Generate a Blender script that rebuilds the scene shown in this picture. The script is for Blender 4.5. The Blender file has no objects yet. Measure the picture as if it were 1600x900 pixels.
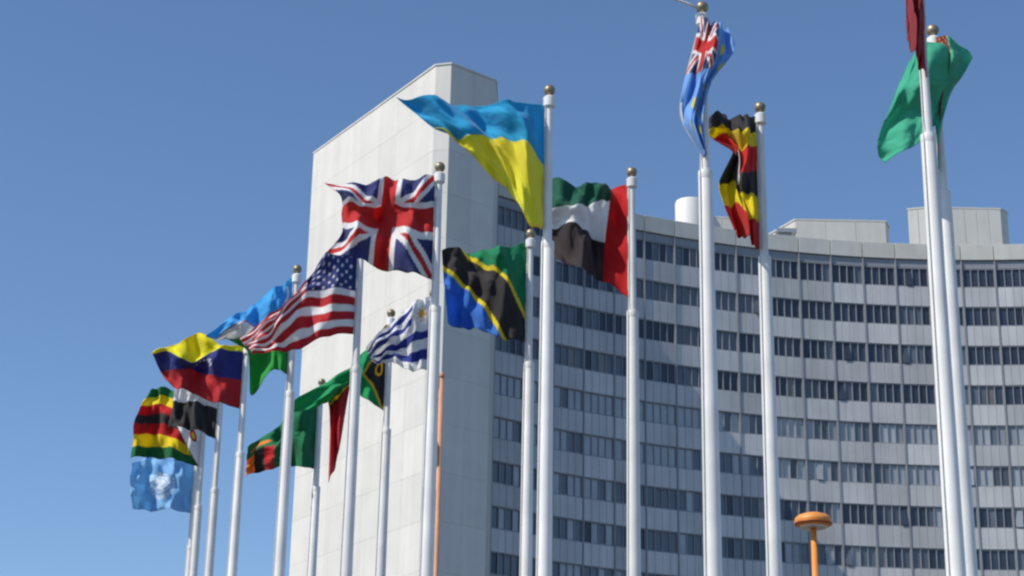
import bpy, math, random
from mathutils import Vector, Matrix, noise
random.seed(7)
SC = bpy.context.scene
COL = SC.collection
R = math.radians

# ------------------------------------------------------------------ camera
cam_data = bpy.data.cameras.new('camera')
cam = bpy.data.objects.new('camera', cam_data)
COL.objects.link(cam)
SC.camera = cam
cam_data.sensor_width = 36.0
cam_data.lens = 36.0 * 2900.0 / 1600.0
cam_data.clip_start = 0.1
cam_data.clip_end = 6000.0
PITCH, ROLL = R(19.8), R(1.05)
fw = Vector((0, math.cos(PITCH), math.sin(PITCH)))
r0 = Vector((1, 0, 0)); u0 = Vector((0, -math.sin(PITCH), math.cos(PITCH)))
rt = r0 * math.cos(ROLL) + u0 * math.sin(ROLL)
up = u0 * math.cos(ROLL) - r0 * math.sin(ROLL)
m = Matrix((rt, up, -fw)).transposed().to_4x4()
m.translation = Vector((0, 0, 1.6))
cam.matrix_world = m

# ------------------------------------------------------------------ sky, sun, exposure
SUN_ELEV, SUN_ROT = R(46), R(-118)
world = bpy.data.worlds.new('World'); SC.world = world; world.use_nodes = True
wn = world.node_tree
sky = wn.nodes.new('ShaderNodeTexSky'); sky.sky_type = 'NISHITA'; sky.sun_disc = False
sky.sun_elevation = SUN_ELEV; sky.sun_rotation = SUN_ROT
sky.altitude = 200; sky.air_density = 1.0; sky.dust_density = 0.3; sky.ozone_density = 6.0
wn.links.new(sky.outputs[0], wn.nodes['Background'].inputs[0])
wn.nodes['Background'].inputs[1].default_value = 0.14
sd = bpy.data.lights.new('sun', 'SUN'); sd.energy = 4.3; sd.angle = R(0.5); sd.color = (1.0, 0.93, 0.81)
sun = bpy.data.objects.new('sun', sd); COL.objects.link(sun)
tosun = Vector((math.sin(SUN_ROT) * math.cos(SUN_ELEV), math.cos(SUN_ROT) * math.cos(SUN_ELEV), math.sin(SUN_ELEV)))
sun.rotation_euler = tosun.to_track_quat('Z', 'Y').to_euler()
sun.location = (-40, -20, 60)
vs = SC.view_settings
vs.view_transform = 'Standard'; vs.look = 'None'; vs.exposure = 0.0; vs.gamma = 1.0; vs.use_curve_mapping = False

# ------------------------------------------------------------------ helpers
def srgb(r, g, b):
    f = lambda c: (c / 12.92 if c <= 0.04045 else ((c + 0.055) / 1.055) ** 2.4)
    return (f(r / 255), f(g / 255), f(b / 255))

def mat(name, col, rough=0.6, var=0.08, scale=3.0, metal=0.0, bump=0.0, spec=0.5, coat=0.0, objvar=0.0, streak=0.0):
    """procedural surface: base colour broken up by noise, streaks, an even tint per piece and fine relief"""
    ma = bpy.data.materials.new(name); ma.use_nodes = True
    nt = ma.node_tree; N = nt.nodes; L = nt.links
    b = N['Principled BSDF']
    b.inputs['Roughness'].default_value = rough
    b.inputs['Metallic'].default_value = metal
    b.inputs['Specular IOR Level'].default_value = spec
    b.inputs['Coat Weight'].default_value = coat
    tc = N.new('ShaderNodeTexCoord')
    geo = N.new('ShaderNodeNewGeometry')
    no = N.new('ShaderNodeTexNoise'); no.inputs['Scale'].default_value = scale; no.inputs['Detail'].default_value = 6
    L.new(geo.outputs['Position'], no.inputs['Vector'])
    mr = N.new('ShaderNodeMapRange'); mr.inputs[1].default_value = 0.3; mr.inputs[2].default_value = 0.7
    mr.inputs[3].default_value = 1 - var; mr.inputs[4].default_value = 1 + var
    L.new(no.outputs['Fac'], mr.inputs[0])
    fac = mr.outputs[0]
    if streak:
        mp = N.new('ShaderNodeMapping'); mp.inputs['Scale'].default_value = (1.6, 1.6, 0.05)
        L.new(geo.outputs['Position'], mp.inputs[0])
        n2 = N.new('ShaderNodeTexNoise'); n2.inputs['Scale'].default_value = 1.0; n2.inputs['Detail'].default_value = 5
        L.new(mp.outputs[0], n2.inputs['Vector'])
        m2 = N.new('ShaderNodeMapRange'); m2.inputs[1].default_value = 0.35; m2.inputs[2].default_value = 0.7
        m2.inputs[3].default_value = 1.0; m2.inputs[4].default_value = 1 - streak
        L.new(n2.outputs['Fac'], m2.inputs[0])
        mm = N.new('ShaderNodeMath'); mm.operation = 'MULTIPLY'; L.new(fac, mm.inputs[0]); L.new(m2.outputs[0], mm.inputs[1]); fac = mm.outputs[0]
    if objvar:
        oi = N.new('ShaderNodeObjectInfo')
        m3 = N.new('ShaderNodeMapRange'); m3.inputs[3].default_value = 1 - objvar; m3.inputs[4].default_value = 1 + objvar
        L.new(oi.outputs['Random'], m3.inputs[0])
        mm = N.new('ShaderNodeMath'); mm.operation = 'MULTIPLY'; L.new(fac, mm.inputs[0]); L.new(m3.outputs[0], mm.inputs[1]); fac = mm.outputs[0]
    mx = N.new('ShaderNodeVectorMath'); mx.operation = 'SCALE'
    mx.inputs[0].default_value = col; L.new(fac, mx.inputs['Scale'])
    L.new(mx.outputs[0], b.inputs['Base Color'])
    if bump:
        bp = N.new('ShaderNodeBump'); bp.inputs['Strength'].default_value = bump; bp.inputs['Distance'].default_value = 0.02
        n3 = N.new('ShaderNodeTexNoise'); n3.inputs['Scale'].default_value = scale * 6; n3.inputs['Detail'].default_value = 4
        L.new(geo.outputs['Position'], n3.inputs['Vector']); L.new(n3.outputs['Fac'], bp.inputs['Height'])
        L.new(bp.outputs[0], b.inputs['Normal'])
    return ma

M = {}
M['paving'] = mat('paving', (0.12, 0.11, 0.085), 0.85, 0.15, 1.2, bump=0.3)
M['asphalt'] = mat('asphalt', (0.06, 0.06, 0.062), 0.9, 0.15, 2.0)
M['white_paint'] = mat('white_paint', (0.86, 0.85, 0.83), 0.35, 0.09, 2.2, streak=0.16, objvar=0.05)
M['bronze'] = mat('bronze', (0.30, 0.25, 0.17), 0.45, 0.25, 9.0, metal=0.6)
M['steel'] = mat('steel', (0.42, 0.42, 0.41), 0.4, 0.1, 9.0, metal=0.6)
M['rope'] = mat('rope', (0.62, 0.62, 0.60), 0.9, 0.15, 40.0)
M['webbing'] = mat('webbing', (0.66, 0.65, 0.62), 0.9, 0.1, 30.0)
M['concrete'] = mat('concrete_panel', (0.69, 0.675, 0.63), 0.8, 0.04, 0.5, objvar=0.04, streak=0.07)
M['joint'] = mat('joint', (0.5, 0.495, 0.48), 0.9, 0.1, 2.0)
M['beige'] = mat('beige_panel', (0.58, 0.575, 0.53), 0.75, 0.05, 0.8, objvar=0.05, streak=0.10)
M['plant_room'] = mat('plant_room_cladding', (0.60, 0.595, 0.55), 0.7, 0.04, 0.6, streak=0.08)
M['tank'] = mat('tank_paint', (0.74, 0.73, 0.69), 0.6, 0.04, 0.8)
M['spandrel'] = mat('spandrel_aluminium', (0.54, 0.548, 0.555), 0.40, 0.08, 0.35, objvar=0.13, streak=0.16)
M['frame'] = mat('window_frame', (0.27, 0.285, 0.31), 0.45, 0.06, 2.0)
M['fin'] = mat('mullion_fin', (0.28, 0.29, 0.31), 0.45, 0.06, 2.0)
M['core'] = mat('facade_core', (0.05, 0.053, 0.06), 0.8, 0.1, 1.0)
M['glass_dark'] = mat('glass_dark', (0.036, 0.046, 0.068), 0.06, 0.15, 0.4, spec=0.6, objvar=0.35)
M['glass_grey'] = mat('glass_grey_blind_reflection', (0.10, 0.115, 0.135), 0.12, 0.12, 0.7, coat=0.6, objvar=0.35)
M['glass_pale'] = mat('glass_pale_blind_reflection', (0.33, 0.355, 0.38), 0.2, 0.10, 0.7, coat=0.6, objvar=0.25)
M['glass_warm'] = mat('glass_warm_blind_reflection', (0.20, 0.19, 0.165), 0.2, 0.10, 0.7, coat=0.6, objvar=0.3)  # blinds, and in the left bays also reflections painted as pane colour
M['roofing'] = mat('roofing', (0.28, 0.28, 0.27), 0.9, 0.1, 0.8)
M['orange'] = mat('orange_enamel', (0.76, 0.29, 0.06), 0.5, 0.10, 5.0)
M['orange_dark'] = mat('orange_rim', (0.40, 0.10, 0.025), 0.4, 0.10, 5.0)
M['faded_orange'] = mat('faded_orange', (0.66, 0.33, 0.18), 0.6, 0.12, 4.0)
M['opal'] = mat('opal_diffuser', (0.70, 0.66, 0.58), 0.4, 0.05, 5.0)

class MB:
    def __init__(s): s.v = []; s.f = []
    def quad_box(s, c, dx, dy, dz):
        """box: corner c and three edge vectors"""
        c, dx, dy, dz = map(Vector, (c, dx, dy, dz))
        b = len(s.v)
        for k in (0, 1):
            for j, i in ((0, 0), (0, 1), (1, 1), (1, 0)):
                s.v.append(tuple(c + dx * i + dy * j + dz * k))
        s.f += [(b, b+3, b+2, b+1), (b+4, b+5, b+6, b+7)] + [(b+i, b+(i+1) % 4, b+4+(i+1) % 4, b+4+i) for i in range(4)]
        return s
    def box(s, x0, x1, y0, y1, z0, z1):
        return s.quad_box((x0, y0, z0), (x1-x0, 0, 0), (0, y1-y0, 0), (0, 0, z1-z0))
    def bev(s, x0, x1, y0, y1, z0, z1, e):
        """panel whose front (-y) edges are chamfered by e"""
        b = len(s.v)
        s.v += [(x0, y1, z0), (x1, y1, z0), (x1, y1, z1), (x0, y1, z1),
                (x0, y0+e, z0), (x1, y0+e, z0), (x1, y0+e, z1), (x0, y0+e, z1),
                (x0+e, y0, z0+e), (x1-e, y0, z0+e), (x1-e, y0, z1-e), (x0+e, y0, z1-e)]
        s.f += [(b, b+3, b+2, b+1), (b+8, b+9, b+10, b+11)]
        for q in (0, 4):
            s.f += [(b+q+i, b+q+(i+1) % 4, b+q+4+(i+1) % 4, b+q+4+i) for i in range(4)]
        return s
    def lathe(s, prof, seg=24, c=(0, 0)):
        b = len(s.v)
        for r_, z in prof:
            for i in range(seg):
                a = 2*math.pi*i/seg
                s.v.append((c[0]+r_*math.cos(a), c[1]+r_*math.sin(a), z))
        for k in range(len(prof)-1):
            for i in range(seg):
                j = (i+1) % seg
                s.f.append((b+k*seg+i, b+k*seg+j, b+(k+1)*seg+j, b+(k+1)*seg+i))
        s.f.append(tuple(b+i for i in reversed(range(seg))))
        s.f.append(tuple(b+(len(prof)-1)*seg+i for i in range(seg)))
        return s
    def prism(s, pts, z0, z1):
        b = len(s.v); n = len(pts)
        a = sum(pts[i][0]*pts[(i+1) % n][1]-pts[(i+1) % n][0]*pts[i][1] for i in range(n))
        if a < 0: pts = pts[::-1]
        s.v += [(x, y, z0) for x, y in pts] + [(x, y, z1) for x, y in pts]
        s.f.append(tuple(b+i for i in reversed(range(n)))); s.f.append(tuple(b+n+i for i in range(n)))
        s.f += [(b+i, b+(i+1) % n, b+n+(i+1) % n, b+n+i) for i in range(n)]
        return s
    def tube(s, pts, r_, seg=6):
        pts = [Vector(p) for p in pts]; b = len(s.v)
        for k, p in enumerate(pts):
            d = (pts[min(k+1, len(pts)-1)] - pts[max(k-1, 0)]).normalized()
            a = d.orthogonal().normalized() if abs(d.z) < 0.9 else Vector((1, 0, 0)).cross(d).normalized()
            c = d.cross(a)
            for i in range(seg):
                t = 2*math.pi*i/seg
                s.v.append(tuple(p + (a*math.cos(t)+c*math.sin(t))*r_))
        for k in range(len(pts)-1):
            for i in range(seg):
                j = (i+1) % seg
                s.f.append((b+k*seg+i, b+k*seg+j, b+(k+1)*seg+j, b+(k+1)*seg+i))
        s.f.append(tuple(b+i for i in reversed(range(seg)))); s.f.append(tuple(b+(len(pts)-1)*seg+i for i in range(seg)))
        return s
    def mesh(s, name, ma, smooth=False):
        me = bpy.data.meshes.new(name); me.from_pydata(s.v, [], s.f); me.update()
        if ma: me.materials.append(ma)
        if smooth:
            me.polygons.foreach_set('use_smooth', [True]*len(me.polygons))
        return me

def link(name, me, parent=None, loc=(0, 0, 0), rz=0.0):
    o = bpy.data.objects.new(name, me); COL.objects.link(o)
    o.parent = parent; o.location = loc; o.rotation_euler = (0, 0, rz)
    return o
def tag(o, label=None, cat=None, group=None, kind=None):
    if label: o['label'] = label
    if cat: o['category'] = cat
    if group: o['group'] = group
    if kind: o['kind'] = kind
    return o
def smooth_angle(o, deg=35):
    me = o.data
    me.polygons.foreach_set('use_smooth', [True]*len(me.polygons))
    try: me.set_sharp_from_angle(angle=R(deg))
    except Exception: pass

# ------------------------------------------------------------------ setting
g = MB(); S = 3000
g.v += [(-S, -S, 0), (S, -S, 0), (S, S, 0), (-S, S, 0)]; g.f.append((0, 1, 2, 3))
tag(link('ground', g.mesh('ground', M['asphalt'])), kind='structure')
p = MB(); p.prism([(-45, -25), (60, -25), (60, 118), (-45, 118)], 0.004, 0.12)
tag(link('plaza_pavement', p.mesh('plaza_pavement', M['paving'])), kind='structure')
ZP = 0.12

# ------------------------------------------------------------------ office building
B = link('office_building', None, loc=(0, 0, 0))
tag(B, 'curved grey glass office block with tall white windowless end wall', 'building')
CX, CY, RAD = 36.0, 85.0, 62.0          # centre and radius of the concave front
BAY = 2.8; DA = BAY / RAD
A0 = R(37.0); NB = 22                    # first bay at the left end, angle measured from +Y towards -X
PITCHZ = 3.43; TOPROW = 56.10            # storey height, centre of the top window row
NS = 16
WH = 1.68                                # window height
def arc(a, r_=RAD): return (CX - r_*math.sin(a), CY + r_*math.cos(a))

# shared meshes of one bay, local x along the wall, -y outwards
CH = 2*RAD*math.sin(DA/2); hw = CH/2 - 0.055
fm = MB()
fm.box(-hw, hw, -0.05, 0.12, -WH/2, -WH/2+0.07); fm.box(-hw, hw, -0.05, 0.12, WH/2-0.07, WH/2)
fm.box(-hw, -hw+0.06, -0.047, 0.12, -WH/2+0.07, WH/2-0.07); fm.box(hw-0.06, hw, -0.047, 0.12, -WH/2+0.07, WH/2-0.07)
PW = (2*hw-0.12)/4
for i in (1, 2, 3):
    x = -hw+0.06+PW*i
    fm.box(x-0.03, x+0.03, -0.047, 0.12, -WH/2+0.07, WH/2-0.07)
ME_FRAME = fm.mesh('window', M['frame'])
ME_PANE = {}
for k in ('glass_dark', 'glass_grey', 'glass_pale', 'glass_warm'):
    ME_PANE[k] = MB().box(-PW/2+0.031, PW/2-0.031, 0.0, 0.02, -WH/2+0.075, WH/2-0.075).mesh('pane', M[k])
SH = PITCHZ - WH
sm = MB()
for i in range(4):
    x = -hw + 2*hw/4*i
    sm.bev(x+0.012, x+2*hw/4-0.012, -0.09, 0.06, -SH/2+0.02, SH/2-0.02, 0.012)
sm.box(-hw, hw, 0.062, 0.12, -SH/2+0.003, SH/2-0.003)
ME_SPAN = sm.mesh('spandrel_panel', M['spandrel'])
pm = MB(); pm.bev(-hw-0.02, hw+0.02, -0.16, 0.18, -0.70, 0.70, 0.02)
ME_PAR = pm.mesh('parapet_panel', M['beige'])

from bpy_extras.object_utils import world_to_camera_view
bpy.context.view_layer.update()
def in_view(p, pad=0.03):
    q = world_to_camera_view(SC, cam, Vector(p))
    return -pad < q.x < 1+pad and -pad < q.y < 1+pad

rest = {}
def add_rest(key, me, loc, rz):
    d = rest.setdefault(key, MB()); b = len(d.v)
    mt = Matrix.Translation(loc) @ Matrix.Rotation(rz, 4, 'Z')
    d.v += [tuple(mt @ v.co) for v in me.vertices]
    d.f += [tuple(b+i for i in pl.vertices) for pl in me.polygons]

rnd = random.Random(21)
n_pane = 0
for i in range(NB):
    a = A0 - (i+0.5)*DA
    x, y = arc(a, RAD*math.cos(DA/2))
    tx, ty = math.cos(a), math.sin(a)               # along the wall, to the right
    for k in range(NS):
        z = TOPROW - k*PITCHZ
        vis = in_view((x, y, z))
        zs = z - PITCHZ/2
        run = rnd.random()
        if vis:
            w = link('window', ME_FRAME, B, (x, y, z), a)
            link('spandrel_panel', ME_SPAN, B, (x, y, zs), a)
        else:
            add_rest('frame', ME_FRAME, (x, y, z), a); add_rest('spandrel', ME_SPAN, (x, y, zs), a)
        pale = 0.04 if k < 3 else (0.10 if k < 4 else (0.72 if k in (4, 5) else 0.36))
        if i < 7 and k > 3: pale += 0.1  # lower left bays: more pale panes, reflections put into the pane colour
        for j in range(4):
            q = rnd.random()*0.6 + run*0.4
            kind = 'glass_dark'
            if q < pale*0.8: kind = 'glass_pale'
            elif q < pale*0.8+(0.5 if i < 9 else 0.30): kind = 'glass_grey'  # more grey panes at left, painted in place of glass reflections
            elif k > 2 and rnd.random() < (0.16 if i < 9 else 0.06): kind = 'glass_warm'  # extra warm panes at left stand in for tinted reflections
            px = -hw+0.06+PW*(j+0.5)
            if vis and i >= 8 and n_pane < 300:
                pn = link('pane', ME_PANE[kind], w, (px, 0.075, 0))
                n_pane += 1
                if rnd.random() < 0.05:
                    pn.rotation_euler = (R(-9), 0, 0); pn.location.y = -0.06
            else:
                add_rest(kind, ME_PANE[kind], (x+tx*px-ty*0.075, y+ty*px+tx*0.075, z), a)
    if in_view((x, y, 58.4)): link('parapet_panel', ME_PAR, B, (x, y, 58.42), a)
    else: add_rest('beige', ME_PAR, (x, y, 58.42), a)
    ZB = TOPROW - (NS-0.5)*PITCHZ
zbot = TOPROW - (NS-0.5)*PITCHZ + 0.8
for i in range(NB+1):
    a = A0 - i*DA; x, y = arc(a)
    if in_view((x, y, 50)):
        link('mullion', MB().box(-0.045, 0.045, -0.16, 0.15, zbot, 57.66).mesh('mullion', M['fin']), B, (x, y, 0), a)
    else: add_rest('fin', MB().box(-0.045, 0.045, -0.16, 0.15, zbot, 57.66).mesh('mullion', M['fin']), (x, y, 0), a)
names = {'frame': 'distant_window_frames', 'spandrel': 'distant_spandrels', 'beige': 'distant_parapet', 'fin': 'distant_mullions',
         'glass_dark': 'dark_panes', 'glass_grey': 'grey_blind_reflection_panes', 'glass_pale': 'pale_blind_reflection_panes', 'glass_warm': 'warm_blind_reflection_panes'}
for key, mb in rest.items():
    tag(link(names[key], mb.mesh(names[key], M[key]), B), kind='stuff')

# body behind the facade, soffit under the parapet, roof
def ring(r0_, r1_, z0, z1, name, ma):
    mb = MB(); n = NB
    for i in range(n):
        a, b_ = A0-i*DA, A0-(i+1)*DA
        p = [arc(a, r0_), arc(b_, r0_), arc(b_, r1_), arc(a, r1_)]
        mb.prism(p, z0, z1)
    return link(name, mb.mesh(name, ma), B)
ring(RAD+0.13, RAD+14, 0.13, 57.5, 'storeys', M['core'])
ring(RAD+0.02, RAD+0.6, 57.0, 57.66, 'eaves_band', M['frame'])
ring(RAD+0.2, RAD+14, 57.67, 58.6, 'roof', M['roofing'])
ring(RAD-0.25, RAD+0.12, 0.13, zbot-0.01, 'plinth', M['beige'])

# end wall: plan corners (left, chamfer start, chamfer end, right)
HS = 63.55
E = [(-16.55, 140.28), (-5.93, 123.78), (-4.78, 123.48), (-1.49, 126.22), (-1.25, 134.6), (-12.5, 145.6)]
inset = [(-16.2, 140.25), (-5.80, 124.06), (-4.86, 123.80), (-1.78, 126.35), (-1.5, 134.7), (-12.5, 145.2)]
link('end_wall_core', MB().prism(inset, 0.13, HS-0.05).mesh('end_wall_core', M['joint']), B)
def clad(p0, p1, nx, name='wall_panel'):
    p0, p1 = Vector(p0), Vector(p1); d = (p1-p0); L_ = d.length; a = math.atan2(d.y, d.x)
    pz = 3.43; nz = 18; w_ = L_/nx; h0 = HS - nz*pz
    me = MB().bev(-w_/2+0.004, w_/2-0.004, 0.0, 0.16, -pz/2+0.004, pz/2-0.004, 0.005).mesh(name, M['concrete'])
    for i in range(nx):
        c = p0 + d*((i+0.5)/nx)
        for k in range(nz):
            link(name, me, B, (c.x, c.y, h0+(k+0.5)*pz), a)
clad(E[0], E[1], 7); clad(E[1], E[2], 1); clad(E[2], E[3], 2); clad(E[3], E[4], 3)
cap = MB().prism([(-16.62, 140.3), (-5.98, 123.72), (-4.74, 123.40), (-1.42, 126.2), (-1.2, 134.7), (-12.5, 145.7)], HS+0.002, HS+0.12)
link('coping', cap.mesh('coping', M['concrete']), B)

# rooftop plant rooms and tank
t = link('roof_tank', MB().lathe([(1.3, 58.6), (1.3, 64.1), (1.22, 64.3), (0.3, 64.45)], 40, (15.5, 151.0)).mesh('roof_tank', M['tank']), B)
smooth_angle(t, 30)
link('tank_hatch', MB().lathe([(0.35, 64.4), (0.35, 64.62), (0.3, 64.68)], 20, (15.5, 151.0)).mesh('tank_hatch', M['steel']), t)
def plant_room(pts, z1, ribs, label):
    o = link('plant_room', MB().prism(pts, 58.6, z1).mesh('plant_room', M['plant_room']), B)
    tag(o, label)
    mb = MB(); big = [Vector(q) for q in pts]; c = sum(big, Vector((0, 0)))/len(big)
    mb.prism([tuple(c+(q-c)*1.02) for q in big], z1+0.002, z1+0.14)
    link('coping', mb.mesh('coping', M['plant_room']), o)
    for q0, q1, n in ribs:
        q0, q1 = Vector(q0), Vector(q1); d = q1-q0; a = math.atan2(d.y, d.x); w_ = d.length/n
        me = MB().bev(-w_/2+0.02, w_/2-0.02, -0.05, -0.003, 0, z1-58.75, 0.012).mesh('cladding_panel', M['plant_room'])
        for i in range(n):
            cc = q0 + d*((i+0.5)/n)
            link('cladding_panel', me, o, (cc.x, cc.y, 58.68), a)
plant_room([(24.75, 151), (32.65, 151), (33.2, 152.4), (33.2, 157), (21.8, 157)], 62.75,
           [((24.75, 151), (32.65, 151), 3), ((21.8, 157), (24.75, 151), 3)], 'low plant room with bright slanted left side')
plant_room([(35.0, 152.5), (36.7, 152), (43.1, 152), (43.95, 152.9), (43.95, 158), (36.5, 158)], 64.55,
           [((36.7, 152), (43.1, 152), 6), ((35.0, 152.5), (36.7, 152), 2)], 'tall boxy plant room with ribbed cladding')
plant_room([(17.0, 151), (19.7, 151.3), (19.7, 155), (16.9, 155)], 62.9,
           [((17.0, 151), (19.7, 151.3), 2)], 'small plant room next to the roof tank')
mb = MB().box(23.0, 24.0, 148.6, 149.4, 58.6, 60.95); mb.box(22.7, 24.4, 148.4, 149.5, 60.6, 60.97)
link('roof_vent', mb.mesh('roof_vent', M['steel']), B)

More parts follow.
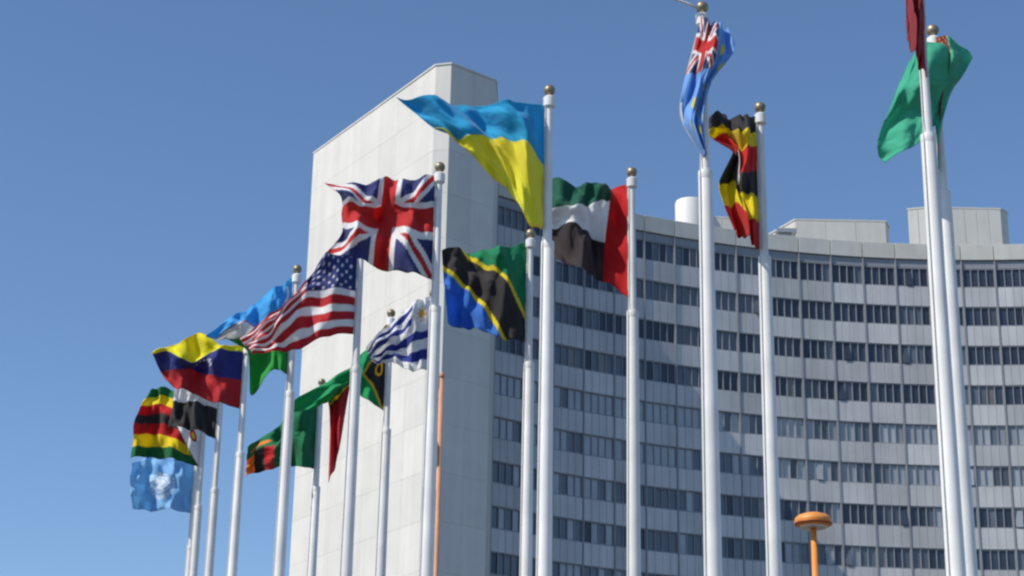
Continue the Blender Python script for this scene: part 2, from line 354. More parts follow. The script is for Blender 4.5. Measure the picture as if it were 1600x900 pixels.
# ------------------------------------------------------------------ flagpoles
POLES = {
    'red_front': (4.40, 18.02),
    'green': (4.91, 19.56),
    'ensign': (2.14, 19.10),
    'sixstripe': (3.16, 21.75),
    'blueyellow': (0.43, 21.36),
    'redhoist': (1.65, 23.92),
    'union': (-1.04, 23.87),
    'diagonal': (0.27, 26.34),
    'stars': (-2.33, 26.74),
    'sunstripe': (-1.30, 29.15),
    'tricolour': (-3.47, 28.10),
    'twisted': (-2.07, 30.20),
    'yellowred': (-4.76, 31.95),
    'greenfly': (-3.64, 34.38),
    'whiteblack': (-5.61, 34.72),
    'sevenstripe': (-6.15, 36.18),
    'paleblue': (-6.92, 40.10),
}
DRAPES = {
    'blueyellow': ([0, 0.5, 1], [
        (0, [(-0.06, 0.0, 11.78), (-0.06, 0.0, 10.9), (-0.06, 0.0, 10.06)]),
        (0.25, [(-0.48, -0.35, 11.63), (-0.33, -0.43, 11.09), (-0.25, -0.35, 10.03)]),
        (0.5, [(-0.96, -0.1, 11.72), (-0.72, -0.18, 11.19), (-0.48, -0.1, 10.5)]),
        (0.75, [(-1.43, -0.45, 11.59), (-1.08, -0.53, 11.07), (-0.86, -0.45, 10.79)]),
        (1, [(-1.94, -0.25, 11.76), (-1.42, -0.33, 11.27), (-1.29, -0.25, 11.23)]),
    ]),
    'union': ([0, 0.25, 0.5, 0.75, 1], [
        (0, [(-0.06, 0.0, 11.86), (-0.06, 0.0, 11.53), (-0.06, 0.0, 11.19), (-0.06, 0.0, 10.75), (-0.06, 0.0, 10.29)]),
        (0.25, [(-0.31, -0.2, 11.74), (-0.32, -0.28, 11.41), (-0.34, -0.12, 11.17), (-0.34, -0.28, 10.71), (-0.35, -0.2, 10.3)]),
        (0.5, [(-0.67, 0.05, 11.78), (-0.69, -0.03, 11.49), (-0.72, 0.13, 11.28), (-0.75, -0.03, 10.88), (-0.78, 0.05, 10.49)]),
        (0.75, [(-1.02, -0.2, 11.65), (-1.03, -0.28, 11.38), (-1.05, -0.12, 11.2), (-1.08, -0.28, 10.81), (-1.13, -0.2, 10.51)]),
        (1, [(-1.59, 0.0, 11.69), (-1.35, -0.08, 11.46), (-1.35, 0.08, 11.26), (-1.32, -0.08, 10.94), (-1.52, 0.0, 10.7)]),
    ]),
    'stars': ([0, 0.54, 1], [
        (0, [(-0.06, 0.0, 11.94), (-0.06, 0.0, 11.13), (-0.06, 0.0, 10.44)]),
        (0.2, [(-0.38, -0.25, 11.74), (-0.36, -0.33, 11.05), (-0.45, -0.25, 10.34)]),
        (0.42, [(-0.8, -0.1, 11.28), (-0.8, -0.18, 11.04), (-0.82, -0.1, 10.15)]),
        (0.7, [(-1.2, -0.35, 10.65), (-1.2, -0.43, 10.41), (-1.14, -0.35, 10.05)]),
        (1, [(-1.76, -0.2, 10.3), (-1.63, -0.28, 10.12), (-1.53, -0.2, 9.99)]),
    ]),
    'tricolour': ([0, 0.35, 0.65, 1], [
        (0, [(-0.06, 0.0, 11.85), (-0.06, 0.0, 11.32), (-0.06, 0.0, 10.78), (-0.06, 0.0, 10.19)]),
        (0.3, [(-0.31, -0.2, 11.57), (-0.3, -0.28, 11.11), (-0.32, -0.12, 10.74), (-0.29, -0.2, 10.21)]),
        (0.5, [(-0.63, 0.0, 11.41), (-0.6, -0.08, 11.01), (-0.6, 0.08, 10.69), (-0.6, 0.0, 9.82)]),
        (0.7, [(-0.85, -0.2, 11.15), (-0.81, -0.28, 10.94), (-0.8, -0.12, 10.76), (-0.63, -0.2, 10.41)]),
        (1, [(-1.39, 0.0, 10.79), (-1.24, -0.08, 10.76), (-1.12, 0.08, 10.8), (-0.92, 0.0, 10.73)]),
    ]),
    'twisted': ([0, 0.33, 0.66, 1], [
        (0, [(-0.06, 0.0, 11.79), (-0.06, 0.0, 11.27), (-0.06, 0.0, 10.76), (-0.06, 0.0, 10.23)]),
        (0.33, [(-0.42, -0.2, 11.2), (-0.41, -0.28, 10.89), (-0.43, -0.12, 10.69), (-0.46, -0.2, 10.44)]),
        (0.52, [(-0.63, 0.0, 11.05), (-0.61, -0.08, 10.8), (-0.64, 0.08, 10.71), (-0.65, 0.0, 10.58)]),
        (0.6, [(-0.72, -0.1, 10.92), (-0.73, -0.18, 10.67), (-0.75, -0.02, 10.51), (-0.75, -0.1, 9.65)]),
        (1, [(-1.69, -0.2, 10.16), (-1.26, -0.28, 10.15), (-0.98, -0.12, 10.29), (-0.9, -0.2, 8.89)]),
    ]),
    'sunstripe': ([0, 0.4, 0.65, 1], [
        (0, [(-0.06, 0.0, 11.93), (-0.06, 0.0, 11.5), (-0.06, 0.0, 11.22), (-0.06, 0.0, 10.63)]),
        (0.33, [(-0.28, -0.25, 11.75), (-0.31, -0.33, 11.35), (-0.36, -0.17, 11.03), (-0.34, -0.25, 10.56)]),
        (0.66, [(-0.68, 0.0, 11.47), (-0.65, -0.08, 11.19), (-0.67, 0.08, 10.98), (-0.71, 0.0, 10.76)]),
        (1, [(-1.07, -0.2, 10.92), (-1.01, -0.28, 10.82), (-0.99, -0.12, 10.8), (-0.94, -0.2, 10.68)]),
    ]),
    'yellowred': ([0, 0.33, 0.66, 1], [
        (0, [(-0.06, 0.0, 11.89), (-0.06, 0.0, 11.77), (-0.06, 0.0, 11.27), (-0.06, 0.0, 10.72)]),
        (0.3, [(-0.44, -0.25, 11.86), (-0.44, -0.33, 11.73), (-0.49, -0.17, 11.27), (-0.48, -0.25, 10.76)]),
        (0.55, [(-0.91, -0.05, 12.09), (-0.82, -0.13, 11.58), (-0.94, 0.03, 11.46), (-0.92, -0.05, 10.98)]),
        (0.74, [(-1.19, -0.3, 11.87), (-1.09, -0.38, 11.49), (-1.15, -0.22, 11.36), (-1.13, -0.3, 10.98)]),
        (0.88, [(-1.45, -0.15, 11.79), (-1.41, -0.23, 11.69), (-1.39, -0.07, 11.39), (-1.31, -0.15, 11.11)]),
        (1, [(-1.71, -0.1, 11.7), (-1.66, -0.18, 11.64), (-1.56, -0.02, 11.43), (-1.41, -0.1, 11.2)]),
    ]),
    'whiteblack': ([0, 0.33, 0.66, 1], [
        (0, [(-0.06, 0.0, 12.0), (-0.06, 0.0, 11.74), (-0.06, 0.0, 11.46), (-0.06, 0.0, 10.89)]),
        (0.5, [(-0.45, -0.2, 12.03), (-0.44, -0.28, 11.83), (-0.49, -0.12, 11.57), (-0.45, -0.2, 11.03)]),
        (1, [(-0.91, 0.0, 12.14), (-0.9, -0.08, 11.91), (-0.94, 0.08, 11.59), (-0.98, 0.0, 11.1)]),
    ]),
    'sevenstripe': ([0, 0.5, 1], [
        (0, [(-0.06, 0.0, 11.89), (-0.06, 0.0, 11.22), (-0.06, 0.0, 10.71)]),
        (0.35, [(-0.45, -0.25, 12.16), (-0.41, -0.33, 11.44), (-0.41, -0.25, 10.76)]),
        (0.7, [(-0.9, 0.05, 12.35), (-0.93, -0.03, 11.67), (-0.98, 0.05, 10.9)]),
        (1, [(-1.17, -0.2, 12.19), (-1.33, -0.28, 11.59), (-1.37, -0.2, 10.79)]),
    ]),
    'paleblue': ([0, 0.5, 1], [
        (0, [(-0.06, 0.0, 11.79), (-0.06, 0.0, 11.24), (-0.06, 0.0, 10.64)]),
        (0.33, [(-0.46, -0.3, 11.8), (-0.43, -0.38, 11.21), (-0.43, -0.3, 10.65)]),
        (0.66, [(-0.97, 0.0, 11.89), (-0.94, -0.08, 11.28), (-0.93, 0.0, 10.68)]),
        (1, [(-1.38, -0.3, 11.69), (-1.35, -0.38, 11.17), (-1.28, -0.3, 10.65)]),
    ]),
    'diagonal': ([0, 0.5, 1], [
        (0, [(-0.06, 0.0, 11.83), (-0.06, 0.0, 11.03), (-0.06, 0.0, 10.22)]),
        (0.33, [(-0.47, -0.25, 11.64), (-0.46, -0.33, 11.14), (-0.46, -0.25, 10.23)]),
        (0.66, [(-0.91, 0.05, 11.68), (-0.87, -0.03, 11.06), (-0.88, 0.05, 10.45)]),
        (1, [(-1.34, -0.2, 11.62), (-1.29, -0.28, 11.06), (-1.21, -0.2, 10.39)]),
    ]),
    'redhoist': ([0, 0.33, 0.66, 1], [
        (0, [(-0.06, 0.0, 11.79), (-0.06, 0.0, 11.24), (-0.06, 0.0, 10.71), (-0.06, 0.0, 10.09)]),
        (0.25, [(-0.28, 0.1, 11.81), (-0.31, 0.02, 11.52), (-0.38, 0.18, 10.93), (-0.4, 0.1, 10.37)]),
        (0.6, [(-0.65, -0.2, 11.7), (-0.67, -0.28, 11.37), (-0.68, -0.12, 11.07), (-0.71, -0.2, 10.44)]),
        (1, [(-1.21, 0.0, 11.83), (-1.21, -0.08, 11.29), (-1.19, 0.08, 11.17), (-1.19, 0.0, 10.72)]),
    ]),
    'ensign': ([0, 0.25, 0.5, 0.75, 1], [
        (0, [(-0.03, -0.14, 11.76), (-0.15, -0.14, 11.29), (-0.28, -0.14, 10.71), (-0.25, -0.14, 10.41), (-0.03, -0.14, 10.02)]),
        (0.5, [(0.11, -0.32, 11.62), (0.05, -0.4, 11.17), (-0.05, -0.24, 10.84), (-0.15, -0.4, 10.33), (-0.03, -0.32, 9.97)]),
        (1, [(0.27, -0.18, 11.6), (0.32, -0.26, 11.25), (0.07, -0.1, 10.94), (-0.03, -0.26, 10.44), (-0.0, -0.18, 10.06)]),
    ]),
    'sixstripe': ([0, 0.167, 0.333, 0.5, 0.667, 0.833, 1], [
        (0, [(-0.06, 0.0, 11.84), (-0.06, 0.0, 11.63), (-0.06, 0.0, 11.41), (-0.06, 0.0, 11.07), (-0.06, 0.0, 10.7), (-0.06, 0.0, 10.35), (-0.06, 0.0, 9.99)]),
        (0.4, [(-0.3, -0.25, 11.74), (-0.29, -0.33, 11.47), (-0.26, -0.17, 11.31), (-0.31, -0.33, 10.92), (-0.29, -0.17, 10.71), (-0.24, -0.33, 10.34), (-0.21, -0.25, 10.03)]),
        (0.7, [(-0.46, 0.0, 11.85), (-0.47, -0.08, 11.64), (-0.42, 0.08, 11.58), (-0.31, -0.08, 11.26), (-0.4, 0.08, 10.95), (-0.37, -0.08, 10.57), (-0.28, 0.0, 10.19)]),
        (1, [(-0.72, -0.25, 11.7), (-0.71, -0.33, 11.54), (-0.67, -0.17, 11.48), (-0.39, -0.33, 11.26), (-0.58, -0.17, 10.79), (-0.53, -0.33, 10.43), (-0.41, -0.25, 10.12)]),
    ]),
    'green': ([0, 0.33, 0.66, 1], [
        (0, [(-0.03, 0.05, 11.89), (-0.03, 0.05, 11.39), (-0.03, 0.05, 10.89), (-0.03, 0.05, 10.23)]),
        (0.2, [(0.09, -0.3, 11.73), (0.09, -0.38, 11.38), (-0.0, -0.22, 10.89), (-0.11, -0.3, 10.1)]),
        (0.45, [(0.44, -0.1, 11.6), (0.28, -0.18, 11.32), (0.16, -0.02, 11.17), (-0.09, -0.1, 10.66)]),
        (0.72, [(-0.16, -0.45, 11.58), (-0.28, -0.53, 11.1), (-0.34, -0.37, 10.77), (-0.35, -0.45, 10.33)]),
        (1, [(-0.35, -0.25, 11.48), (-0.58, -0.33, 10.94), (-0.78, -0.17, 10.39), (-0.7, -0.25, 10.15)]),
    ]),
    'red_front': ([0, 0.5, 1], [
        (0, [(0.02, -0.12, 12.33), (0.01, -0.12, 11.46), (-0.01, -0.12, 10.53)]),
        (0.5, [(-0.1, -0.3, 12.26), (-0.14, -0.38, 11.31), (-0.14, -0.3, 10.68)]),
        (1, [(-0.15, -0.12, 12.34), (-0.19, -0.2, 11.41), (-0.19, -0.12, 10.97)]),
    ]),
    'greenfly': ([0, 0.5, 1], [
        (0, [(-0.06, 0.0, 11.78), (-0.06, 0.0, 11.04), (-0.06, 0.0, 10.25)]),
        (0.25, [(-0.26, -0.25, 11.57), (-0.26, -0.33, 10.82), (-0.26, -0.25, 10.22)]),
        (0.45, [(-0.59, -0.05, 11.4), (-0.56, -0.13, 10.8), (-0.55, -0.05, 10.3)]),
        (0.7, [(-0.81, -0.25, 10.98), (-0.8, -0.33, 10.5), (-0.81, -0.25, 10.18)]),
        (0.85, [(-1.14, 0.0, 10.79), (-1.13, -0.08, 10.48), (-1.13, 0.0, 10.2)]),
        (1, [(-1.32, -0.15, 10.61), (-1.33, -0.23, 10.3), (-1.33, -0.15, 10.02)]),
    ]),
}

TOP = 12.0
def lerp_prof():
    lower = [(0.115, ZP+0.05), (0.110, 1.5), (0.100, 4.0), (0.090, 7.0), (0.080, 9.86), (0.074, 9.90)]
    upper = [(0.052, 9.84), (0.048, 10.8), (0.041, 11.76)]
    return lower, upper
lo, upf = lerp_prof()
PM = {}
PM['shaft'] = MB().lathe(lo, 28).mesh('shaft', M['white_paint'])
PM['upper_section'] = MB().lathe(upf, 24).mesh('upper_section', M['white_paint'])
PM['weld_band'] = MB().lathe([(0.0965, 5.0), (0.100, 5.01), (0.100, 5.07), (0.0965, 5.08)], 28).mesh('weld_band', M['steel'])
PM['sleeve'] = MB().lathe([(0.079, 9.80), (0.0825, 9.81), (0.0825, 9.88), (0.079, 9.905)], 28).mesh('sleeve', M['white_paint'])
PM['collar'] = MB().lathe([(0.05, 11.72), (0.075, 11.74), (0.078, 11.86), (0.05, 11.885)], 24).mesh('collar', M['white_paint'])
n = 14
PM['finial'] = MB().lathe([(0.025, 11.87), (0.03, 11.90)] + [(0.074*math.sin(math.pi*(k+1)/n), 11.97-0.074*math.cos(math.pi*(k+1)/n)) for k in range(1, n-1)] + [(0.012, 12.045)], 24).mesh('finial', M['bronze'])
PM['base_plate'] = MB().lathe([(0.30, ZP+0.002), (0.30, ZP+0.03), (0.19, ZP+0.06), (0.165, ZP+0.22), (0.14, ZP+0.24)], 28).mesh('base_plate', M['steel'])
hal = MB().tube([(-0.10, -0.075, 1.3), (-0.092, -0.07, 4), (-0.08, -0.065, 7), (-0.066, -0.065, 9.8), (-0.052, -0.04, 10.1), (-0.046, -0.035, 11.75)], 0.007, 5)
PM['halyard'] = hal.mesh('halyard', M['rope'])
PM['cleat'] = MB().box(-0.14, -0.09, -0.1, -0.05, 1.2, 1.24).box(-0.14, -0.125, -0.095, -0.065, 1.12, 1.32).mesh('cleat', M['steel'])
for k, me in PM.items():
    if k not in ('cleat',):
        me.polygons.foreach_set('use_smooth', [True]*len(me.polygons))
        try: me.set_sharp_from_angle(angle=R(40))
        except Exception: pass

POLE_LABEL = {
    'red_front': 'white flagpole flying the red flag cut off by the top edge',
    'green': 'white flagpole behind the rightmost pole, flying the plain green flag',
    'ensign': 'thick white flagpole flying the drooping light blue ensign',
    'sixstripe': 'white flagpole flying the black, yellow and red striped flag',
    'blueyellow': 'white flagpole flying the large blue and yellow flag',
    'redhoist': 'white flagpole flying the green, white and black flag with red hoist',
    'union': 'white flagpole flying the red cross flag over blue and white',
    'diagonal': 'white flagpole flying the green and blue flag with black diagonal',
    'stars': 'white flagpole flying the red and white striped flag with navy canton',
    'sunstripe': 'white flagpole flying the white flag with narrow blue stripes',
    'tricolour': 'white flagpole flying the sky blue, white and green flag',
    'twisted': 'white flagpole flying the twisted green and red flag with black hoist',
    'yellowred': 'white flagpole flying the yellow, blue and red flag',
    'greenfly': 'white flagpole flying the green flag with red, black and orange fly',
    'whiteblack': 'white flagpole flying the red, white and black flag',
    'sevenstripe': 'white flagpole flying the seven striped flag with white triangle',
    'paleblue': 'white flagpole flying the pale blue flag, farthest of the rows',
}
for key, (X, Y) in POLES.items():
    e = link('flagpole', None, loc=(X, Y, 0), rz=0.0)
    tag(e, POLE_LABEL[key], 'flagpole', 'flagpoles in two receding rows')
    for part in ('shaft', 'upper_section', 'weld_band', 'sleeve', 'collar', 'finial', 'base_plate', 'halyard', 'cleat'):
        link(part, PM[part], e)

# ------------------------------------------------------------------ flags
W_ = (0.80, 0.79, 0.77)
K_ = (0.040, 0.036, 0.038)
def mixc(a, b, t): return tuple(a[i]*(1-t)+b[i]*t for i in range(3))
RED = srgb(196, 44, 46); NAVY = srgb(56, 64, 122); 
def seg_d(p, a, b):
    ax, ay = a; bx, by = b; px, py = p
    t_ = ((px-ax)*(bx-ax)+(py-ay)*(by-ay))/((bx-ax)**2+(by-ay)**2)
    t_ = max(0, min(1, t_))
    return math.hypot(px-ax-t_*(bx-ax), py-ay-t_*(by-ay))
def union_jack(u, v, asp=2.0):
    x, y = u*asp, v
    if abs(y-0.5) < 0.12 or abs(x-asp/2) < 0.12: return RED
    if abs(y-0.5) < 0.185 or abs(x-asp/2) < 0.185: return W_
    d1 = seg_d((x, y), (0, 0), (asp, 1)); d2 = seg_d((x, y), (0, 1), (asp, 0))
    if min(d1, d2) < 0.035: return RED
    if min(d1, d2) < 0.1: return W_
    return NAVY
def c_blueyellow(u, v): return srgb(38, 164, 204) if v < 0.5 else srgb(240, 216, 64)
def c_union(u, v): return union_jack(u, v, 1.7)
def c_stars(u, v):
    if u < 0.42 and v < 7/13:
        r_ = int(v*13/7*9); cx = u/0.42*11; cc = int(cx)
        if (r_+cc) % 2 == 1 and 0 < cc < 10 and math.hypot((cx-cc-0.5)*1.0, (v*13/7*9-r_-0.5)*0.8) < 0.27: return mixc(W_, NAVY, 0.25)
        return srgb(50, 60, 124)
    return srgb(188, 40, 50) if int(v*13) % 2 == 0 else W_
def c_tricolour(u, v):
    if v < 0.34:
        if 0.06 < u < 0.2 and math.hypot((u-0.11)*2, v-0.17) < 0.09 and math.hypot((u-0.135)*2, v-0.17) > 0.075: return W_
        return srgb(72, 172, 222)
    if v < 0.365 or 0.635 < v < 0.66: return RED
    if v < 0.635: return W_
    return srgb(40, 158, 62)
def c_twisted(u, v):
    tri = 0.30*(1-abs(v-0.5)*2)
    if u < tri:
        if abs(math.hypot((u-0.1)*1.6, v-0.5)-0.07) < 0.02: return srgb(226, 190, 50)
        return K_
    if u < tri+0.04: return srgb(226, 190, 50)
    if u < 0.5: return srgb(20, 158, 96)
    if abs(v-0.64) < 0.025: return srgb(226, 190, 50)
    if abs(v-0.64) < 0.045: return K_
    return srgb(20, 158, 96) if v < 0.64 else srgb(186, 30, 40)
def c_sunstripe(u, v):
    if u < 0.36 and v < 5/9:
        x, y = (u-0.18)*1.5, v-0.277; d = math.hypot(x, y); an = math.atan2(y, x)
        if d < 0.075 or (d < 0.15 and math.cos(8*an) > 0.5): return srgb(222, 170, 40)
        return W_
    return W_ if int(v*9) % 2 == 0 else srgb(44, 62, 150)
def c_yellowred(u, v):
    if v < 0.333: return srgb(236, 216, 28)
    if v < 0.667:
        for q in range(8):
            a = math.pi*(0.1+0.8*q/7)
            if math.hypot((u-0.5)*1.5-0.2*math.cos(a), v-0.6+0.17*math.sin(a)) < 0.02: return W_
        return srgb(52, 58, 132)
    return srgb(188, 38, 46)
def c_whiteblack(u, v): return srgb(190, 30, 40) if v < 0.34 else (W_ if v < 0.62 else K_)
def c_sevenstripe(u, v):
    G, Y_, Rr = srgb(10, 110, 60), srgb(236, 200, 24), srgb(186, 26, 30)
    tri = 0.46*(1-abs(v-0.5)*2)
    if u < tri-0.02:
        if math.hypot((u-0.13)*1.6, v-0.5) < 0.1: return Y_ if math.hypot((u-0.13)*1.6, v-0.5) < 0.055 else Rr
        return W_
    if u < tri: return K_
    return [G, Y_, Rr, K_, Rr, Y_, G][min(6, int(v*7))]
def c_paleblue(u, v):
    x, y = (u-0.5)*1.5, v-0.5; d = math.hypot(x, y); an = math.atan2(y, x)
    b_ = srgb(142, 192, 236)
    if d < 0.2 and (abs(d-0.19) < 0.012 or abs(d-0.13) < 0.011 or abs(d-0.065) < 0.011 or abs(math.sin(4*an))*d < 0.009): return W_
    if d < 0.165 and math.sin(7*x*6+3)*math.cos(y*31+1) > 0.25: return W_
    if 0.235 < d < 0.30 and y > -0.16 and math.cos(an*26) > -0.3: return W_
    return b_
def c_diagonal(u, v):
    s_ = (u*1.5*1.0 + (v-1)*1.5)/math.hypot(1, 1.5)      # signed distance to the rising diagonal (hoist bottom to fly top)
    s_ = ((1-v)*1.5 - u*1.5)/math.hypot(1, 1.5)
    if abs(s_) < 0.18: return K_
    if abs(s_) < 0.235: return srgb(228, 206, 40)
    return srgb(16, 138, 92) if s_ > 0 else srgb(58, 124, 204)
def c_redhoist(u, v):
    if u < 0.25: return srgb(196, 20, 26)
    return srgb(22, 96, 74) if v < 0.333 else (W_ if v < 0.66 else srgb(62, 52, 54))
def c_ensign(u, v):
    if u < 0.62 and v < 0.36: return union_jack(u/0.62, v/0.36, 1.6)
    for (a, b_) in ((0.75, 0.2), (0.86, 0.36), (0.66, 0.5), (0.8, 0.6), (0.55, 0.66), (0.9, 0.78), (0.7, 0.82), (0.35, 0.62), (0.3, 0.8)):
        if math.hypot((u-a)*1.0, (v-b_)) < 0.04: return srgb(232, 208, 60)
    return srgb(128, 176, 232)
def c_sixstripe(u, v):
    if math.hypot((u-0.5)*1.5, v-0.5) < 0.12: return W_
    return [K_, srgb(232, 206, 24), srgb(200, 34, 28)][int(min(0.999, v)*6) % 3]
def c_green(u, v):
    if 0.07 < u < 0.19:
        return srgb(120, 30, 34) if math.sin(v*60)*math.sin(u*180) < 0.4 else srgb(200, 140, 90)
    return srgb(72, 182, 150)
def c_red(u, v): return srgb(160, 48, 56)
def c_greenfly(u, v):
    if v > 0.36 and u > 0.68:
        return [srgb(190, 30, 36), K_, srgb(232, 138, 40)][min(2, int((u-0.68)/0.107))]
    if u > 0.72 and math.hypot((u-0.84)*1.5/1.5, (v-0.2)*1.4) < 0.12 and abs(v-0.2-abs(u-0.84)*0.8) < 0.07: return srgb(232, 138, 40)
    return srgb(18, 122, 78)

FLAGS = {
    'blueyellow': (c_blueyellow, 'large flag, blue over yellow, its tip streaming left'),
    'union': (c_union, 'flag with red cross edged white over navy blue and diagonals'),
    'stars': (c_stars, 'red and white striped flag with a starred navy canton'),
    'tricolour': (c_tricolour, 'sky blue, white and green flag half hidden by the starred striped flag'),
    'twisted': (c_twisted, 'twisted green and red flag with black and yellow at the hoist'),
    'sunstripe': (c_sunstripe, 'white flag with narrow blue stripes in front of the white wall'),
    'yellowred': (c_yellowred, 'yellow, blue and red banded flag with a bulging yellow fold'),
    'whiteblack': (c_whiteblack, 'small red, white and black flag showing mostly black'),
    'sevenstripe': (c_sevenstripe, 'green, yellow, red and black striped flag with a white triangle'),
    'paleblue': (c_paleblue, 'pale blue flag with white round emblem, lowest of the flags'),
    'diagonal': (c_diagonal, 'green and blue flag with a yellow edged black diagonal'),
    'redhoist': (c_redhoist, 'green, white and black flag with a broad red band at the pole'),
    'ensign': (c_ensign, 'light blue ensign with small crossed canton drooping round its pole'),
    'sixstripe': (c_sixstripe, 'crumpled black, yellow and red striped flag hanging from its pole'),
    'green': (c_green, 'bunched plain green flag with dark red strip at the pole'),
    'red_front': (c_red, 'dark red flag hanging limp, cut off by the top edge'),
    'greenfly': (c_greenfly, 'dark green flag with red, black and orange patch at its tip'),
}
cm = bpy.data.materials.new('flag_cloth'); cm.use_nodes = True
nt = cm.node_tree; N = nt.nodes; L = nt.links
bs_ = N['Principled BSDF']; bs_.inputs['Roughness'].default_value = 0.75; bs_.inputs['Specular IOR Level'].default_value = 0.25
bs_.inputs['Sheen Weight'].default_value = 0.15
at_ = N.new('ShaderNodeAttribute'); at_.attribute_name = 'dye'
tc = N.new('ShaderNodeTexCoord')
no = N.new('ShaderNodeTexNoise'); no.inputs['Scale'].default_value = 7; no.inputs['Detail'].default_value = 5; L.new(tc.outputs['UV'], no.inputs['Vector'])
mr = N.new('ShaderNodeMapRange'); mr.inputs[3].default_value = 0.86; mr.inputs[4].default_value = 1.1; L.new(no.outputs['Fac'], mr.inputs[0])
sc_ = N.new('ShaderNodeVectorMath'); sc_.operation = 'SCALE'; L.new(at_.outputs['Color'], sc_.inputs[0]); L.new(mr.outputs[0], sc_.inputs['Scale'])
L.new(sc_.outputs[0], bs_.inputs['Base Color'])
n2 = N.new('ShaderNodeTexNoise'); n2.inputs['Scale'].default_value = 9; n2.inputs['Detail'].default_value = 6; n2.inputs['Distortion'].default_value = 0.6
L.new(tc.outputs['UV'], n2.inputs['Vector'])
bp = N.new('ShaderNodeBump'); bp.inputs['Strength'].default_value = 0.35; bp.inputs['Distance'].default_value = 0.03
L.new(n2.outputs['Fac'], bp.inputs['Height']); L.new(bp.outputs[0], bs_.inputs['Normal'])
tr = N.new('ShaderNodeBsdfTranslucent'); L.new(sc_.outputs[0], tr.inputs['Color']); L.new(bp.outputs[0], tr.inputs['Normal'])
mxs = N.new('ShaderNodeMixShader'); mxs.inputs[0].default_value = 0.45
L.new(bs_.outputs[0], mxs.inputs[1]); L.new(tr.outputs[0], mxs.inputs[2])
L.new(mxs.outputs[0], N['Material Output'].inputs['Surface'])

def hermite(ts, ps, t_):
    """smooth curve through ps at parameters ts"""
    k = 0
    while k < len(ts)-2 and t_ > ts[k+1]: k += 1
    def tang(i):
        if i == 0: return (ps[1]-ps[0])/(ts[1]-ts[0])
        if i == len(ts)-1: return (ps[-1]-ps[-2])/(ts[-1]-ts[-2])
        return (ps[i+1]-ps[i-1])/(ts[i+1]-ts[i-1])
    h = ts[k+1]-ts[k]; s_ = (t_-ts[k])/h
    a, b_ = ps[k], ps[k+1]; ta, tb = tang(k)*h*0.85, tang(k+1)*h*0.85
    return a*(2*s_**3-3*s_**2+1) + ta*(s_**3-2*s_**2+s_) + b_*(-2*s_**3+3*s_**2) + tb*(s_**3-s_**2)

NU, NV = 120, 84
def make_flag(key, seed):
    vs_, cols = DRAPES[key]; colf, label = FLAGS[key]
    X, Y = POLES[key]
    us = [c[0] for c in cols]; rr = random.Random(seed)
    pv = [[Vector(p) for p in c[1]] for c in cols]
    ph = [rr.uniform(0, 6.28) for _ in range(6)]
    limp = key in ('ensign', 'green', 'red_front')
    verts, dye, uvs = [], [], []
    colcurves = []
    for j in range(NV+1):
        v = j/NV
        cp = [hermite(vs_, pts, v) for pts in pv]
        for i in range(NU+1):
            u = i/NU
            p = hermite(us, cp, u)
            e = min(1, u*4)
            am = 0.055 if limp else 0.085
            # folds run out from the pole, slanting down towards the fly
            w_ = am*e*math.sin(2*math.pi*(2.1*u+0.7*v)+ph[0]) + 0.5*am*e*math.sin(2*math.pi*(4.3*u-1.1*v)+ph[1])
            w_ += 0.35*am*e*math.sin(2*math.pi*(1.3*u+2.6*v)+ph[2]) + 0.2*am*e*math.sin(2*math.pi*(7*u+2.3*v)+ph[3])
            q = Vector((u*4.2+ph[4], v*3.0+u*1.6, ph[5]))
            w_ += e*0.05*(0.5-abs(noise.noise(q))*1.6) + e*0.022*(0.5-abs(noise.noise(q*2.3))*1.6) + e*0.008*noise.noise(q*6)
            # cloth pulled towards the two clips sags between them in taut lines
            w_ += 0.03*(1-e)*math.sin(v*math.pi*5+ph[1])
            rip = 0.018*u*math.sin(2*math.pi*3.2*u+ph[4])*(1 if v < 0.5 else -0.6)
            verts.append((p.x, p.y+w_, p.z+rip))
            hem = 0.84 if (v < 0.018 or v > 0.982 or u > 0.984) else 1.0
            fade = 1.0+0.10*noise.noise(Vector((u*2.5, v*2.5, ph[0]*3)))
            dye.append((*(min(0.95, (c*1.28+0.012)*hem*fade) for c in colf(min(u, 0.9999), min(v, 0.9999))), 1.0)); uvs.append((u*1.5, v))
    faces = []
    for j in range(NV):
        for i in range(NU):
            a = j*(NU+1)+i
            faces.append((a, a+NU+1, a+NU+2, a+1))
    me = bpy.data.meshes.new('flag'); me.from_pydata(verts, [], faces); me.update()
    at = me.color_attributes.new('dye', 'FLOAT_COLOR', 'POINT')
    at.data.foreach_set('color', [c for q in dye for c in q])
    uvl = me.uv_layers.new(name='UVMap')
    lv = [0]*len(me.loops); me.loops.foreach_get('vertex_index', lv)
    uvl.data.foreach_set('uv', [c for k in lv for c in uvs[k]])
    me.polygons.foreach_set('use_smooth', [True]*len(me.polygons))
    me.materials.append(cm)
    o = link('flag', me, None, (X, Y, 0))
    tag(o, label, 'flag', 'flags flying from the two rows of poles')
    so = o.modifiers.new('thickness', 'SOLIDIFY'); so.thickness = 0.004; so.offset = 0
    # heading along the hoist, clips and a hem along the fly
    hp = [hermite(vs_, pv[0], k/12) for k in range(13)]
    hb = MB()
    for k in range(12):
        a, b_ = hp[k], hp[k+1]
        hb.quad_box((a.x-0.004, a.y-0.011, a.z), (0.024, 0, 0), (0, 0.022, 0), tuple(b_-a))
    link('heading', hb.mesh('heading', M['webbing']), o)
    for q in (hp[0], hp[-1]):
        cl = MB().tube([(q.x+0.02, q.y-0.015, q.z+0.0), (q.x+0.03, q.y-0.03, q.z+0.02), (q.x+0.015, q.y-0.035, q.z+0.045), (q.x-0.01, q.y-0.03, q.z+0.03), (q.x-0.005, q.y-0.015, q.z+0.0)], 0.006, 6)
        link('clip', cl.mesh('clip', M['steel']), o)
    return o
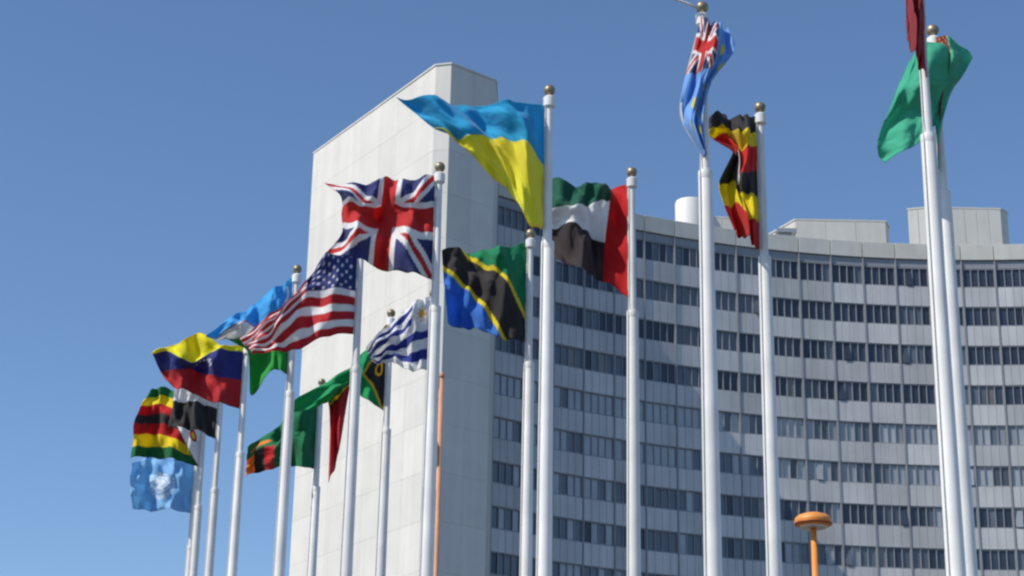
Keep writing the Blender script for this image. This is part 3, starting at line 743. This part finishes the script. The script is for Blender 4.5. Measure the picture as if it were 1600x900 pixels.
for s_, key in enumerate(FLAGS):
    make_flag(key, 100+s_)

# ------------------------------------------------------------------ slack rope at the ensign pole
X, Y = POLES['ensign']
pts = [(X-0.05, Y-0.1, 11.9), (X-0.18, Y-0.1, 11.965), (X-0.36, Y-0.12, 12.02), (X-0.6, Y-0.15, 12.16), (X-0.9, Y-0.15, 12.28)]
o = link('loose_rope', MB().tube(pts, 0.016, 8).mesh('loose_rope', M['rope'], True))
tag(o, 'pale rope end blowing left from the top of the ensign pole', 'rope')

# ------------------------------------------------------------------ orange street lamp and post
LX, LY = 6.03, 36.0
e = link('street_lamp', None, loc=(LX, LY, 0))
tag(e, 'orange mushroom headed street lamp in front of the glass facade', 'street lamp')
o = link('post', MB().lathe([(0.10, ZP+0.02), (0.09, 2.0), (0.072, 6.0), (0.058, 9.66)], 24).mesh('post', M['orange'], True), e)
o = link('base_flange', MB().lathe([(0.22, ZP+0.002), (0.22, ZP+0.04), (0.13, ZP+0.16)], 24).mesh('base_flange', M['steel']), e)
hd = link('lamp_head', MB().lathe([(0.07, 9.66), (0.28, 9.675), (0.345, 9.71), (0.372, 9.775), (0.355, 9.84), (0.29, 9.895), (0.17, 9.935), (0.03, 9.95)], 36).mesh('lamp_head', M['orange'], True), e)
link('diffuser', MB().lathe([(0.26, 9.65), (0.27, 9.672)], 32).mesh('diffuser', M['opal']), hd)
link('rim', MB().lathe([(0.35, 9.70), (0.380, 9.725), (0.380, 9.74), (0.355, 9.74)], 36).mesh('rim', M['orange_dark'], True), hd)

PX, PY = -1.185, 30.6
e = link('orange_post', None, loc=(PX, PY, 0))
tag(e, 'slender orange post beside the flagpole at the white wall corner', 'post')
link('post', MB().lathe([(0.065, ZP+0.02), (0.055, 4.0), (0.040, 10.95)], 20).mesh('post', M['faded_orange'], True), e)
link('cap', MB().lathe([(0.048, 10.95), (0.052, 10.98), (0.04, 11.03), (0.01, 11.05)], 20).mesh('cap', M['faded_orange'], True), e)
link('base_flange', MB().lathe([(0.16, ZP+0.002), (0.16, ZP+0.03), (0.08, ZP+0.12)], 20).mesh('base_flange', M['steel']), e)

SC.cycles.use_denoising = True
SC.cycles.filter_width = 2.4
SC.cycles.max_bounces = 6
